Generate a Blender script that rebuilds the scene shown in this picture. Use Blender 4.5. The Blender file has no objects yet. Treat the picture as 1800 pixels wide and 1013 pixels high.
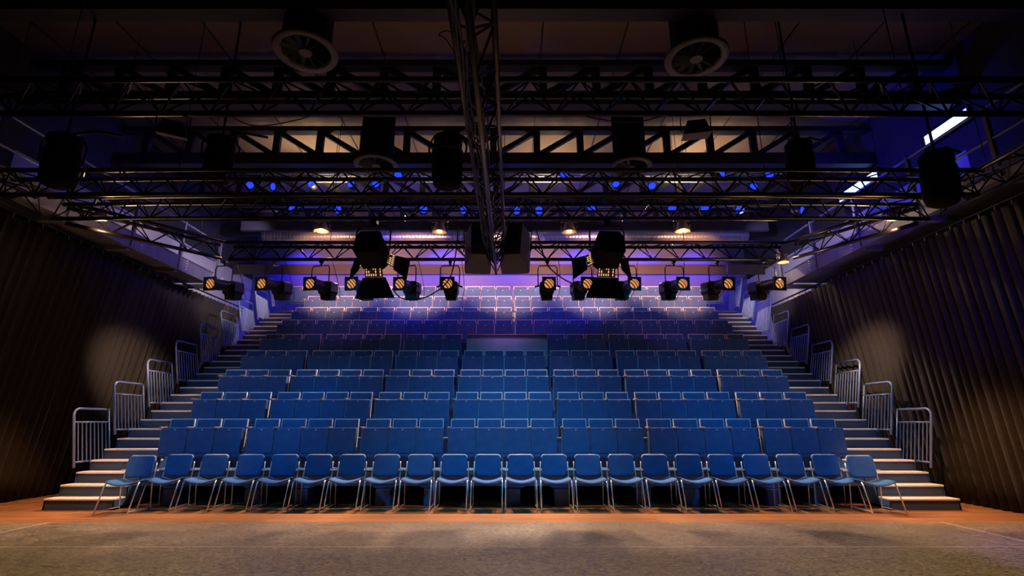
import bpy, math, random
from mathutils import Vector, Matrix, Euler
random.seed(7)
C = bpy.context.scene.collection
PI = math.pi
TH = math.radians(14.67)
CT, ST = math.cos(TH), math.sin(TH)
CAM = Vector((0.12, 0, 1.338))

# ------------------------------------------------------------ camera, world, exposure
cd = bpy.data.cameras.new('camera'); cam = bpy.data.objects.new('camera', cd); C.objects.link(cam)
cam.location = CAM; cam.rotation_euler = (PI/2 + TH, 0, 0)
cd.sensor_width = 36; cd.lens = 18; cd.shift_x = 0.00244; cd.clip_end = 200; cd.clip_start = 0.05
bpy.context.scene.camera = cam
vs = bpy.context.scene.view_settings
vs.view_transform = 'Standard'; vs.look = 'None'; vs.exposure = 0.0; vs.gamma = 1.0
w = bpy.data.worlds.new('world'); bpy.context.scene.world = w; w.use_nodes = True
w.node_tree.nodes['Background'].inputs[0].default_value = (0.05, 0.06, 0.10, 1)
w.node_tree.nodes['Background'].inputs[1].default_value = 0.004

# ------------------------------------------------------------ lights
def spot(loc, to, power, color, deg, blend=0.4, r=0.12):
    l = bpy.data.lights.new('stage_light', 'SPOT'); l.energy = power; l.color = color
    l.spot_size = math.radians(deg); l.spot_blend = blend; l.shadow_soft_size = r
    o = bpy.data.objects.new('stage_light', l); C.objects.link(o); o.location = loc
    o.rotation_euler = (Vector(to) - Vector(loc)).to_track_quat('-Z', 'Y').to_euler()
    return o
def point(loc, power, color, r=0.1):
    l = bpy.data.lights.new('bulb', 'POINT'); l.energy = power; l.color = color; l.shadow_soft_size = r  # also serves the blue fill points, which have no bulb
    o = bpy.data.objects.new('bulb', l); C.objects.link(o); o.location = loc; return o
def area(loc, to, power, color, sx, sy, spread=180):
    l = bpy.data.lights.new('flood_light', 'AREA'); l.energy = power; l.color = color
    l.shape = 'RECTANGLE'; l.size = sx; l.size_y = sy; l.spread = math.radians(spread)
    o = bpy.data.objects.new('flood_light', l); C.objects.link(o); o.location = loc
    o.rotation_euler = (Vector(to) - Vector(loc)).to_track_quat('-Z', 'Y').to_euler()
    return o
BLUE = (0.0, 0.36, 1.0); WARM = (1.0, 0.70, 0.50); PINK = (1.0, 0.42, 0.22); DEEP = (0.03, 0.02, 1.0)
# blue front wash on the loose chairs and the lower rows
for x, tx in ((-4.4, -5.2), (-5.0, -2.3), (0.3, 0.0), (5.0, 2.4), (4.4, 5.2)):
    spot((x, 5.0, 4.15), (tx, 10.0, 1.3), 350, BLUE, 54, 0.8)
spot((-6.2, 5.0, 4.15), (-6.2, 9.8, 1.2), 120, BLUE, 42, 0.8)
spot((6.2, 5.0, 4.15), (6.2, 9.8, 1.2), 120, BLUE, 42, 0.8)
spot((0.3, 5.0, 4.15), (0.05, 10.6, 1.9), 90, (0.1, 0.75, 1.0), 20, 0.8)
spot((0.3, 5.0, 4.15), (0.0, 9.0, 0.6), 240, (0.1, 0.7, 1.0), 64, 0.9)
# warm pink wash on the upper rows: spots added at the rear truss without fixtures
for x in (-4.6, -2.3, 0.1, 2.4, 4.7):
    spot((x, 9.55, 4.28), (x*1.12, 16.3, 6.1), 4800, PINK, 36, 0.9, 0.1)
for x, c_ in ((-4.4, (0.50, 0.20, 1.0)), (0.0, (0.75, 0.25, 1.0)), (4.4, (0.28, 0.16, 1.0))):
    spot((x, 9.4, 4.2), (x*.95, 14.0, 4.3), 100, c_, 52, 0.9)
# warm top and back light raking down every row: it catches upper edges and treads
for x in (-2.8, -0.6, 0.8, 2.8):
    spot((x, 11.6, 5.75), (x*1.5, 9.4, 0.35), 1900, WARM, 48, 0.4, 0.05)
    spot((x*1.9, 11.6, 5.75), (x*2.3, 9.4, 0.35), 1300, WARM, 48, 0.4, 0.05)
    spot((x, 15.6, 7.9), (x*1.9, 13.2, 3.4), 1800, WARM, 84, 0.5, 0.05)
# deep blue wash down the back wall
for x in (-7.0, -4.6, 4.8, 6.6):
    spot((x, 16.3, 7.6), (x*1.03, 17.3, 5.2), 520, DEEP, 100, 0.8)
for x in (-2.2, 0.2, 2.6):
    spot((x, 16.3, 7.6), (x, 17.3, 5.6), 700, (0.10, 0.05, 1.0), 100, 0.8)
# side beams on the curtains and warm pools on the floor ends
spot((-5.0, 6.9, 4.3), (-8.25, 11.4, 2.3), 2300, WARM, 20, 1.0)
spot((5.0, 6.9, 4.3), (7.7, 10.9, 2.4), 2300, WARM, 20, 1.0)
spot((-5.6, 7.0, 4.3), (-7.4, 8.35, 0.0), 900, (1.0, 0.5, 0.2), 46, 0.6)
spot((5.4, 7.0, 4.3), (7.0, 8.35, 0.0), 900, (1.0, 0.5, 0.2), 46, 0.6)
# general light on the dance floor
for x in (-4.6, -1.6, 1.5, 4.6):
    spot((x, 4.75, 4.3), (x, 5.3, 0), 560, (1.0, 0.78, 0.42), 62, 0.9, 0.2)
spot((5.6, 5.0, 4.3), (6.4, 5.6, 0), 600, (0.35, 0.22, 1.0), 46, 0.8)
for x in (-4.5, -1.5, 1.5, 4.5):
    spot((x, 9.1, 4.3), (x*1.05, 8.05, 0), 420, (1.0, 0.62, 0.28), 32, 0.5, 0.05)
# ceiling bay glow behind the third girder
for x, e_ in ((-4.75, 240), (-1.7, 70), (1.15, 170), (4.85, 240)):
    spot((x, 12.1, 6.95), (x, 12.0, 8.1), e_, (1.0, 0.68, 0.34), 140, 0.6, 0.1)
for x in (-5.8, -3.2, -0.2, 2.6, 5.9):  # added blue fill points without lamps, tinting the clutter behind the rig
    point((x, 13.9, 6.4), 60, (0.05, 0.07, 1.0), 0.15)
    point((x+.7, 11.95, 6.75), 9, (0.02, 0.05, 1.0), 0.05)
# blue on the right hand side wall, catwalk and ceiling
spot((5.4, 9.4, 6.3), (8.45, 9.9, 6.3), 420, (0.01, 0.01, 1.0), 100, 0.7)
spot((5.4, 2.4, 0.4), (7.7, 11.6, 5.1), 800, (0.01, 0.01, 1.0), 30, 0.8)  # added off-screen floor spot, imitates blue bounce under the catwalk
spot((3.0, 12.2, 5.2), (1.0, 13.4, 5.6), 120, (0.03, 0.03, 1.0), 150, 0.7)
spot((-3.6, 12.2, 5.2), (-2.0, 13.4, 5.6), 120, (0.03, 0.03, 1.0), 150, 0.7)
spot((-4.6, 9.4, 6.0), (-8.7, 11.0, 5.6), 160, (0.05, 0.05, 1.0), 80, 0.7)
spot((5.4, 11.0, 6.0), (8.4, 12.6, 5.5), 200, (0.85, 0.66, 0.9), 64, 0.7)
spot((4.6, 11.4, 4.3), (8.45, 15.0, 5.2), 420, (1.0, 0.86, 0.86), 44, 0.8)
spot((-4.8, 11.4, 4.3), (-8.9, 14.6, 5.2), 480, (1.0, 0.86, 0.86), 44, 0.8)
spot((-5.2, 11.0, 6.0), (-8.7, 12.8, 5.4), 330, (0.85, 0.66, 0.9), 64, 0.7)
# dim warm spill on the front of the ceiling
spot((0, 6.9, 5.0), (0, 6.6, 8.0), 26, (1.0, 0.5, 0.3), 150, 0.9, 0.3)

# ------------------------------------------------------------ materials
def mat(name, col, rough=0.5, metal=0.0, noise=None, bump=None, sheen=0, emit=None, es=0, spec=None, coat=0):
    m = bpy.data.materials.new(name); m.use_nodes = True
    nt = m.node_tree; b = nt.nodes['Principled BSDF']
    b.inputs['Base Color'].default_value = (*col, 1); b.inputs['Roughness'].default_value = rough
    b.inputs['Metallic'].default_value = metal
    if spec is not None: b.inputs['Specular IOR Level'].default_value = spec
    if sheen: b.inputs['Sheen Weight'].default_value = sheen
    if coat: b.inputs['Coat Weight'].default_value = coat
    if emit: b.inputs['Emission Color'].default_value = (*emit, 1); b.inputs['Emission Strength'].default_value = es
    if noise or bump:
        tc = nt.nodes.new('ShaderNodeTexCoord')
    if noise:
        sc, amt, stretch = noise
        mp = nt.nodes.new('ShaderNodeMapping'); mp.inputs['Scale'].default_value = stretch
        n = nt.nodes.new('ShaderNodeTexNoise'); n.inputs['Scale'].default_value = sc; n.inputs['Detail'].default_value = 6
        r = nt.nodes.new('ShaderNodeValToRGB')
        r.color_ramp.elements[0].position = 0.3; r.color_ramp.elements[1].position = 0.72
        r.color_ramp.elements[0].color = (*[c*(1-amt) for c in col], 1)
        r.color_ramp.elements[1].color = (*[min(1, c*(1+amt)) for c in col], 1)
        nt.links.new(tc.outputs['Object'], mp.inputs[0]); nt.links.new(mp.outputs[0], n.inputs['Vector'])
        nt.links.new(n.outputs['Fac'], r.inputs[0]); nt.links.new(r.outputs[0], b.inputs['Base Color'])
    if bump:
        sc, st = bump
        n2 = nt.nodes.new('ShaderNodeTexNoise'); n2.inputs['Scale'].default_value = sc
        bp = nt.nodes.new('ShaderNodeBump'); bp.inputs['Strength'].default_value = st; bp.inputs['Distance'].default_value = 0.01
        nt.links.new(tc.outputs['Object'], n2.inputs['Vector']); nt.links.new(n2.outputs['Fac'], bp.inputs['Height'])
        nt.links.new(bp.outputs[0], b.inputs['Normal'])
    return m
M = {}
M['seat'] = mat('blue_upholstery', (0.060, 0.112, 0.25), 0.85, noise=(6, 0.12, (1, 1, 1)), spec=0.12)
M['chair'] = mat('chair_fabric', (0.032, 0.11, 0.29), 0.85, noise=(9, 0.10, (1, 1, 1)), spec=0.2)
M['shell'] = mat('pale_shell', (0.85, 0.78, 0.72), 0.35)
M['plate'] = mat('number_plate', (0.75, 0.74, 0.70), 0.35)
M['arm'] = mat('armrest_wood', (0.30, 0.17, 0.11), 0.45, noise=(14, 0.2, (1, 8, 1)))
M['steel'] = mat('grey_steel', (0.30, 0.33, 0.40), 0.4, 0.7)
M['chrome'] = mat('chrome', (0.75, 0.82, 0.88), 0.3, 0.6)
M['rail'] = mat('rail_paint', (0.15, 0.20, 0.33), 0.4, 0.3)
M['deck'] = mat('deck_carpet', (0.06, 0.075, 0.12), 0.9, noise=(20, 0.3, (1, 1, 1)))
M['step'] = mat('step_paint', (0.035, 0.055, 0.09), 0.6, noise=(4, 0.15, (1, 1, 1)))
M['nosing'] = mat('step_nosing', (0.80, 0.68, 0.58), 0.45, noise=(12, 0.1, (6, 1, 1)))
M['bluesteel'] = mat('blue_steel', (0.04, 0.10, 0.26), 0.5, 0.2)
M['black'] = mat('black_metal', (0.012, 0.012, 0.014), 0.42, 0.5)
M['matte'] = mat('matte_black', (0.005, 0.005, 0.005), 0.8, spec=0.1)
M['truss'] = mat('truss_black', (0.012, 0.010, 0.010), 0.28, 0.3)
M['trusslace'] = mat('truss_lacing', (0.022, 0.02, 0.02), 0.22, 0.6)
M['tube'] = mat('grey_tube', (0.13, 0.12, 0.12), 0.35, 0.8)
M['curtain'] = mat('curtain_cloth', (0.026, 0.021, 0.0175), 0.95, sheen=0.03, spec=0.15, noise=(30, 0.15, (1, 1, 1)))
M['wall'] = mat('painted_wall', (0.11, 0.11, 0.18), 0.8, noise=(1.2, 0.06, (1, 1, 1)))
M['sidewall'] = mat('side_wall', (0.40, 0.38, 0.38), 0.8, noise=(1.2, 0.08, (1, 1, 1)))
M['dark_shaded'] = mat('dark_shaded_wall', (0.02, 0.02, 0.022), 0.85, noise=(2, 0.2, (1, 1, 1)))  # dark tone paints the light falloff into the side walls
M['ceiling'] = mat('ceiling_board', (0.13, 0.095, 0.08), 0.8, noise=(0.9, 0.15, (1, 1, 1)))
M['girder'] = mat('girder_black', (0.012, 0.010, 0.010), 0.7)
M['fascia'] = mat('catwalk_fascia', (0.12, 0.115, 0.12), 0.55, 0.2, noise=(2, 0.15, (1, 4, 1)))
M['duct'] = mat('spiral_duct', (0.42, 0.42, 0.46), 0.32, 0.75)
M['speaker'] = mat('speaker_box', (0.06, 0.045, 0.04), 0.6, noise=(8, 0.2, (1, 1, 1)))
M['flood'] = mat('flood_metal', (0.50, 0.36, 0.22), 0.4, 0.5)
M['beige'] = mat('beige_metal', (0.16, 0.11, 0.08), 0.5, 0.1)
M['cable'] = mat('rubber_cable', (0.01, 0.01, 0.01), 0.5)
M['lens'] = mat('warm_lens', (0.06, 0.03, 0.02), 0.2, emit=(1.0, 0.42, 0.12), es=0.75)
M['lamp'] = mat('lamp_glow', (1, 0.8, 0.5), 0.3, emit=(1.0, 0.55, 0.2), es=6)
M['vent'] = mat('vent_glow', (1, 0.8, 0.5), 0.3, emit=(1.0, 0.60, 0.25), es=1.3)
M['bluelamp'] = mat('blue_lamp_glow', (0.1, 0.2, 1), 0.3, emit=(0.008, 0.03, 1.0), es=2.2)
M['glow'] = mat('lit_window', (0.3, 0.4, 1), 0.3, emit=(0.22, 0.34, 1.0), es=6)
M['strip'] = mat('strip_light', (1, 0.95, 0.9), 0.3, emit=(1.0, 0.84, 0.74), es=1.4)
M['ring'] = mat('diffuser_ring', (0.11, 0.095, 0.085), 0.5, 0.3)

# lens front: slanted bands paint a striped reflection into the warm glow
nt = M['lens'].node_tree; b = nt.nodes['Principled BSDF']
tc = nt.nodes.new('ShaderNodeTexCoord'); wv = nt.nodes.new('ShaderNodeTexWave'); wv.wave_type = 'BANDS'; wv.bands_direction = 'DIAGONAL'
wv.inputs['Scale'].default_value = 9; wv.inputs['Distortion'].default_value = 0.2
rr = nt.nodes.new('ShaderNodeValToRGB'); rr.color_ramp.elements[0].position = 0.35; rr.color_ramp.elements[1].position = 0.6
rr.color_ramp.elements[0].color = (0.16, 0.035, 0.01, 1); rr.color_ramp.elements[1].color = (1.0, 0.46, 0.14, 1)
nt.links.new(tc.outputs['Object'], wv.inputs['Vector']); nt.links.new(wv.outputs['Fac'], rr.inputs[0])
nt.links.new(rr.outputs[0], b.inputs['Emission Color'])

def wood_floor():
    m = bpy.data.materials.new('orange_wood_planks'); m.use_nodes = True; nt = m.node_tree; b = nt.nodes['Principled BSDF']
    tc = nt.nodes.new('ShaderNodeTexCoord'); br = nt.nodes.new('ShaderNodeTexBrick')
    br.inputs['Scale'].default_value = 1; br.inputs['Brick Width'].default_value = 2.2; br.inputs['Row Height'].default_value = 0.11
    br.inputs['Mortar Size'].default_value = 0.004
    br.inputs['Color1'].default_value = (0.44, 0.19, 0.075, 1); br.inputs['Color2'].default_value = (0.32, 0.13, 0.05, 1)
    br.inputs['Mortar'].default_value = (0.08, 0.03, 0.015, 1)
    n = nt.nodes.new('ShaderNodeTexNoise'); n.inputs['Scale'].default_value = 3; n.inputs['Detail'].default_value = 8
    mp = nt.nodes.new('ShaderNodeMapping'); mp.inputs['Scale'].default_value = (1, 14, 1)
    mx = nt.nodes.new('ShaderNodeMix'); mx.data_type = 'RGBA'; mx.blend_type = 'MULTIPLY'; mx.inputs[0].default_value = 0.7
    r = nt.nodes.new('ShaderNodeValToRGB'); r.color_ramp.elements[0].color = (0.45, 0.45, 0.45, 1); r.color_ramp.elements[1].color = (1.3, 1.3, 1.3, 1)
    nt.links.new(tc.outputs['Object'], br.inputs['Vector']); nt.links.new(tc.outputs['Object'], mp.inputs[0]); nt.links.new(mp.outputs[0], n.inputs['Vector'])
    nt.links.new(n.outputs['Fac'], r.inputs[0]); nt.links.new(br.outputs['Color'], mx.inputs[6]); nt.links.new(r.outputs[0], mx.inputs[7])
    nt.links.new(mx.outputs[2], b.inputs['Base Color']); b.inputs['Roughness'].default_value = 0.3
    return m
M['wood'] = wood_floor()
def vinyl():
    m = bpy.data.materials.new('marbled_vinyl'); m.use_nodes = True; nt = m.node_tree; b = nt.nodes['Principled BSDF']
    tc = nt.nodes.new('ShaderNodeTexCoord'); mp = nt.nodes.new('ShaderNodeMapping'); mp.inputs['Scale'].default_value = (1, 1.9, 1)
    n = nt.nodes.new('ShaderNodeTexNoise'); n.inputs['Scale'].default_value = 7; n.inputs['Detail'].default_value = 12; n.inputs['Roughness'].default_value = 0.72; n.inputs['Distortion'].default_value = 3.5
    r = nt.nodes.new('ShaderNodeValToRGB'); r.color_ramp.elements[0].position = 0.40; r.color_ramp.elements[1].position = 0.62
    r.color_ramp.elements[0].color = (0.06, 0.043, 0.028, 1); r.color_ramp.elements[1].color = (0.36, 0.275, 0.19, 1)
    nb = nt.nodes.new('ShaderNodeTexNoise'); nb.inputs['Scale'].default_value = 1.1; nb.inputs['Detail'].default_value = 3
    # pale scuff lines
    vo = nt.nodes.new('ShaderNodeTexVoronoi'); vo.feature = 'DISTANCE_TO_EDGE'; vo.inputs['Scale'].default_value = 2.2
    vr = nt.nodes.new('ShaderNodeValToRGB'); vr.color_ramp.elements[0].position = 0.0; vr.color_ramp.elements[1].position = 0.006
    vr.color_ramp.elements[0].color = (0.16, 0.14, 0.12, 1); vr.color_ramp.elements[1].color = (0, 0, 0, 1)
    dn = nt.nodes.new('ShaderNodeTexNoise'); dn.inputs['Scale'].default_value = 4
    mm = nt.nodes.new('ShaderNodeMix'); mm.data_type = 'RGBA'; mm.blend_type = 'MULTIPLY'; mm.inputs[0].default_value = 1
    th = nt.nodes.new('ShaderNodeValToRGB'); th.color_ramp.elements[0].position = 0.58; th.color_ramp.elements[1].position = 0.66
    ad = nt.nodes.new('ShaderNodeMix'); ad.data_type = 'RGBA'; ad.blend_type = 'ADD'; ad.inputs[0].default_value = 1
    nt.links.new(tc.outputs['Object'], mp.inputs[0]); nt.links.new(mp.outputs[0], n.inputs['Vector']); nt.links.new(n.outputs['Fac'], r.inputs[0])
    nt.links.new(tc.outputs['Object'], vo.inputs['Vector']); nt.links.new(vo.outputs['Distance'], vr.inputs[0])
    nt.links.new(tc.outputs['Object'], dn.inputs['Vector']); nt.links.new(dn.outputs['Fac'], th.inputs[0])
    nt.links.new(vr.outputs[0], mm.inputs[6]); nt.links.new(th.outputs[0], mm.inputs[7])
    nt.links.new(r.outputs[0], ad.inputs[6]); nt.links.new(mm.outputs[2], ad.inputs[7])
    nt.links.new(ad.outputs[2], b.inputs['Base Color'])
    rg = nt.nodes.new('ShaderNodeMapRange'); rg.inputs[3].default_value = 0.22; rg.inputs[4].default_value = 0.42
    nt.links.new(nb.outputs['Fac'], rg.inputs[0]); nt.links.new(tc.outputs['Object'], nb.inputs['Vector']); nt.links.new(rg.outputs[0], b.inputs['Roughness'])
    return m
M['vinyl'] = vinyl()

# ------------------------------------------------------------ mesh helpers
class MB:
    def __init__(s): s.v = []; s.f = []; s.sm = False
    def add(s, vs, fs, mx=None):
        n = len(s.v)
        for p in vs:
            p = Vector(p); s.v.append(tuple(mx @ p) if mx else tuple(p))
        s.f += [tuple(i+n for i in f) for f in fs]; return s
    def box(s, x0, x1, y0, y1, z0, z1, mx=None):
        return s.add([(x0,y0,z0),(x1,y0,z0),(x1,y1,z0),(x0,y1,z0),(x0,y0,z1),(x1,y0,z1),(x1,y1,z1),(x0,y1,z1)],
              [(0,3,2,1),(4,5,6,7),(0,1,5,4),(1,2,6,5),(2,3,7,6),(3,0,4,7)], mx)
    def tube(s, pts, r, n=8, mx=None, r2=None):
        pts = [Vector(p) for p in pts]; vs = []; fs = []; m = len(pts)
        t0 = (pts[1]-pts[0]).normalized()
        up = Vector((0,0,1)) if abs(t0.z) < 0.9 else Vector((0,1,0))
        u = t0.cross(up).normalized()
        for i, p in enumerate(pts):
            t = (pts[min(i+1,m-1)]-pts[max(i-1,0)]).normalized()
            u = (u - t*u.dot(t)).normalized(); v = t.cross(u)
            rr_ = r if r2 is None else r+(r2-r)*i/(m-1)
            for k in range(n):
                a = 2*PI*k/n; vs.append(p + (u*math.cos(a)+v*math.sin(a))*rr_)
        for i in range(m-1):
            for k in range(n):
                k2 = (k+1) % n; fs.append((i*n+k, i*n+k2, (i+1)*n+k2, (i+1)*n+k))
        fs.append(tuple(range(n-1,-1,-1))); fs.append(tuple((m-1)*n+k for k in range(n)))
        return s.add(vs, fs, mx)
    def lathe(s, prof, n=24, mx=None, cap=True):
        vs = []; fs = []; m = len(prof)
        for (r, z) in prof:
            for k in range(n):
                a = 2*PI*k/n; vs.append((r*math.cos(a), r*math.sin(a), z))
        for i in range(m-1):
            for k in range(n):
                k2 = (k+1) % n; fs.append((i*n+k, i*n+k2, (i+1)*n+k2, (i+1)*n+k))
        if cap and prof[0][0] > 0: fs.append(tuple(range(n-1,-1,-1)))
        if cap and prof[-1][0] > 0: fs.append(tuple((m-1)*n+k for k in range(n)))
        return s.add(vs, fs, mx)
    def prism(s, poly, y0, y1, mx=None):        # polygon in x,z extruded along y
        n = len(poly)
        vs = [(x, y0, z) for x, z in poly]+[(x, y1, z) for x, z in poly]
        fs = [tuple(range(n)), tuple(range(2*n-1, n-1, -1))]+[(i, i+n, (i+1) % n+n, (i+1) % n) for i in range(n)]
        return s.add(vs, fs, mx)
    def build(s, name, m, parent=None, bevel=0, smooth=False):
        me = bpy.data.meshes.new(name); me.from_pydata(s.v, [], s.f); me.materials.append(m); me.update()
        o = bpy.data.objects.new(name, me); C.objects.link(o)
        if parent: o.parent = parent
        if smooth:
            for p in me.polygons: p.use_smooth = len(p.vertices) == 4
        if bevel:
            bm = o.modifiers.new('bevel', 'BEVEL'); bm.width = bevel; bm.segments = 2; bm.limit_method = 'ANGLE'
        return o
def tag(o, label=None, cat=None, group=None, kind=None):
    if label: o['label'] = label
    if cat: o['category'] = cat
    if group: o['group'] = group
    if kind: o['kind'] = kind
    return o
def empty(name, label, cat, loc=(0,0,0), rot=(0,0,0), group=None):
    o = bpy.data.objects.new(name, None); C.objects.link(o); o.location = loc; o.rotation_euler = rot
    o.empty_display_size = 0.1
    return tag(o, label, cat, group)
def struct(name, mb, m): return tag(mb.build(name, m), kind='structure')
def tree(root, loc=None, rot=None, label=None, group=None, skip=()):
    r = root.copy(); C.objects.link(r)
    if loc is not None: r.location = loc
    if rot is not None: r.rotation_euler = rot
    if label: r['label'] = label
    if group: r['group'] = group
    for ch in root.children:
        if ch.name.split('.')[0] in skip: continue
        c = ch.copy(); C.objects.link(c); c.parent = r
        for g in ch.children:
            d = g.copy(); C.objects.link(d); d.parent = c
    return r
def ray(px, py): 
    v = (506.5-py)/900; return Vector(((px-895.6)/900, CT - v*ST, ST + v*CT))
def atY(px, py, Y): d = ray(px, py); return CAM + d*(Y/d.y)
def atZ(px, py, Z): d = ray(px, py); return CAM + d*((Z-CAM.z)/d.z)
def arc(c, r, a0, a1, n, ax='xz'):
    out = []
    for i in range(n+1):
        a = a0+(a1-a0)*i/n
        out.append((c[0]+r*math.cos(a), c[1], c[2]+r*math.sin(a)) if ax == 'xz' else (c[0], c[1]+r*math.cos(a), c[2]+r*math.sin(a)))
    return out
ORD = ['', 'first','second','third','fourth','fifth','sixth','seventh','eighth','ninth','tenth','eleventh','twelfth','thirteenth','fourteenth',
  'fifteenth','sixteenth','seventeenth','eighteenth','nineteenth','twentieth','twenty-first','twenty-second','twenty-third','twenty-fourth',
  'twenty-fifth','twenty-sixth','twenty-seventh','twenty-eighth']

# ------------------------------------------------------------ the room
XL, XR, YB, ZC = -8.9, 8.45, 17.3, 8.15
struct('floor', MB().box(XL-.2, XR+.2, -4, YB+.2, -0.2, 0), M['wood'])
struct('wall_back', MB().box(XL-.2, XR+.2, YB, YB+.2, 0, ZC), M['wall'])
struct('wall_left', MB().box(XL-.2, XL, 8.4, YB, 0, 6.15), M['sidewall']); struct('wall_left_upper', MB().box(XL-.2, XL, -4, YB, 6.15, ZC), M['dark_shaded']); struct('wall_left_front', MB().box(XL-.2, XL, -4, 8.4, 0, 6.15), M['dark_shaded'])  # upper and front parts carry the light falloff as dark colour
struct('wall_right', MB().box(XR, XR+.2, 8.4, YB, 0, 6.15), M['sidewall']); struct('wall_right_upper', MB().box(XR, XR+.2, -4, YB, 6.15, ZC), M['dark_shaded']); struct('wall_right_front', MB().box(XR, XR+.2, -4, 8.4, 0, 6.15), M['dark_shaded'])
struct('wall_front', MB().box(XL-.2, XR+.2, -4.2, -4, 0, ZC), M['dark_shaded'])
struct('ceiling', MB().box(XL-.2, XR+.2, -4.2, YB+.2, ZC, ZC+.2), M['ceiling'])
# shallow ceiling panel joints (thin dark battens)
jb = MB()
for i in range(12):
    x = XL+0.6+i*1.5
    jb.box(x, x+0.025, 5.0, YB, ZC-0.015, ZC-0.001)
struct('trim_1', jb, M['girder'])
# lattice girders across the room
def girder(Y, k):
    g = MB(); g.box(XL, XR, Y-.12, Y+.12, 6.99, 7.27); g.box(XL, XR, Y-.1, Y+.1, 7.84, 7.96)
    step = 1.0; c = -0.25
    for i in range(-8, 9):
        x = c+i*step
        if XL+.1 < x < XR-.1: g.box(x-.075, x+.075, Y-.05, Y+.05, 7.27, 7.84)
        if XL+.1 < x and x+step < XR-.1:
            a, b = ((x+.95, 7.27), (x+.05, 7.84)) if i < 0 else ((x+.05, 7.27), (x+.95, 7.84))
            dx = 0.10
            g.prism([(a[0]-dx, a[1]), (a[0]+dx, a[1]), (b[0]+dx, b[1]), (b[0]-dx, b[1])], Y-.05, Y+.05)
    tag(struct('trim_%d' % (k+1), g, M['girder']))
for k, Y in enumerate((3.9, 6.12, 8.36, 10.6, 12.84, 15.08)): girder(Y, k+1)
# lit strip windows high on the right wall
def win(k, y0, y1, z0, z1):
    o = struct('window_%d' % k, MB().box(XR-.03, XR-.001, y0, y1, z0, z1), M['glow'])
    f = MB(); t = 0.04
    f.box(XR-.06, XR, y0-t, y1+t, z1, z1+t); f.box(XR-.06, XR, y0-t, y1+t, z0-t, z0)
    f.box(XR-.06, XR, y0-t, y0, z0, z1); f.box(XR-.06, XR, y1, y1+t, z0, z1)
    f.build('window_frame', M['matte'], o)
win(1, 8.15, 9.15, 6.62, 6.86); win(2, 10.5, 11.9, 6.62, 6.86)

# ------------------------------------------------------------ dance floor
mat_o = MB().box(XL+.1, XR-.1, -3.9, 7.62, 0.001, 0.004).build('dance_floor_mat', M['vinyl'])
tag(mat_o, 'brown grey marbled vinyl dance floor covering the stage', 'floor mat')
M['tape'] = mat('clear_tape', (0.45, 0.40, 0.34), 0.2)
for (x0, x1, y0, y1) in ((-6.23, -6.19, 1, 7.62), (6.06, 6.09, 1, 7.62), (-5.6, 7, 6.19, 6.205)):
    MB().box(x0, x1, y0, y1, 0.004, 0.0046).build('seam_tape', M['tape'], mat_o)

# ------------------------------------------------------------ tiered seating
PR, RR, Y0, ZT = 0.797, 0.522, 9.367, 0.90          # row depth, rise, seat front of row one
SX = 6.06
bl = None
tiers = []
for k in range(1, 10):
    yf = Y0-0.234+PR*(k-1); zt = RR*k; yb = yf+PR if k < 9 else YB-0.02
    bl = empty('seating_tier', 'dark blue seating tier carrying the %s row of tip-up seats from the front' % ORD[k], 'seating tier', group='telescopic seating tiers'); tiers.append(bl)
    d = MB().box(-SX, SX, yf, yb, zt-0.07, zt)
    if k == 9: d.box(-7.15, -SX, 15.56, yb, zt-.07, zt).box(SX, 7.15, 15.56, yb, zt-.07, zt)
    d.build('row_deck', M['deck'], bl)
    if k > 1:
        MB().box(-SX, SX, yf+0.01, yf+0.04, zt-RR, zt-0.07).build('riser_panel', M['bluesteel'], bl)
    else:
        MB().box(-SX, SX, yf+0.01, yf+0.04, 0.30, zt-0.07).build('riser_panel', M['bluesteel'], bl)
bl = tiers[0]
for i in range(11):
    x = -5.4+i*1.08+(0.18 if i % 2 else -0.1)
    t = MB(); t.box(x-.12, x+.12, 9.05, 9.45, 0.0, 0.26); t.prism([(x-.2, .30), (x+.2, .30), (x+.12, .26), (x-.12, .26)], 9.1, 9.4)
    t.build('wheel_housing', M['bluesteel'], bl, bevel=0.01)
MB().box(-SX, SX, 9.95, 10.0, 0, 0.42).build('void_shade', M['matte'], bl)  # black sheet added for the shade in the void under the first tier

# seat prototype: origin at deck level, below the centre of the folded seat front
def seat_proto():
    r = empty('tip_up_seat', 'x', 'seat')
    b = MB(); tl = Matrix.Translation((0, 0.15, 0.30)) @ Matrix.Rotation(-0.10, 4, 'X')
    b.box(-.205, .205, 0, .05, 0, .565, tl); b.build('backrest', M['seat'], r, bevel=0.012)
    MB().box(-.214, .214, .0505, .063, -.02, .575, tl).build('back_board', M['bluesteel'], r)
    s = MB(); s.box(-.216, -.206, .012, .05, 0.1, .578, tl); s.box(.206, .216, .012, .05, 0.1, .578, tl)
    s.box(-.216, .216, .012, .05, .566, .578, tl)
    s.tube([(-.211, .02, .08), (-.211, .02, .573), (.211, .02, .573), (.211, .02, .08)], .0105, 6, tl)
    s.build('edge_trim', M['shell'], r)
    p = MB(); tp = Matrix.Translation((0, 0, 0.285)) @ Matrix.Rotation(-0.06, 4, 'X')
    p.box(-.232, .232, 0, .085, 0, .435, tp); p.build('seat_pan', M['seat'], r, bevel=0.014)
    n = MB(); n.tube([(0, -.004, .40), (0, .004, .40)], .011, 8, tp); n.build('number_plate', M['plate'], r)
    a = MB(); a.box(-.262, -.218, -.03, .20, .705, .735); a.build('armrest', M['arm'], r, bevel=0.006)
    q = MB(); q.box(-.2455, -.2345, .03, .14, 0, .70); q.box(-.2455, -.2345, .0, .2, 0, .03); q.build('pedestal', M['steel'], r)
    return r
S0 = seat_proto(); used = False
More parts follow.
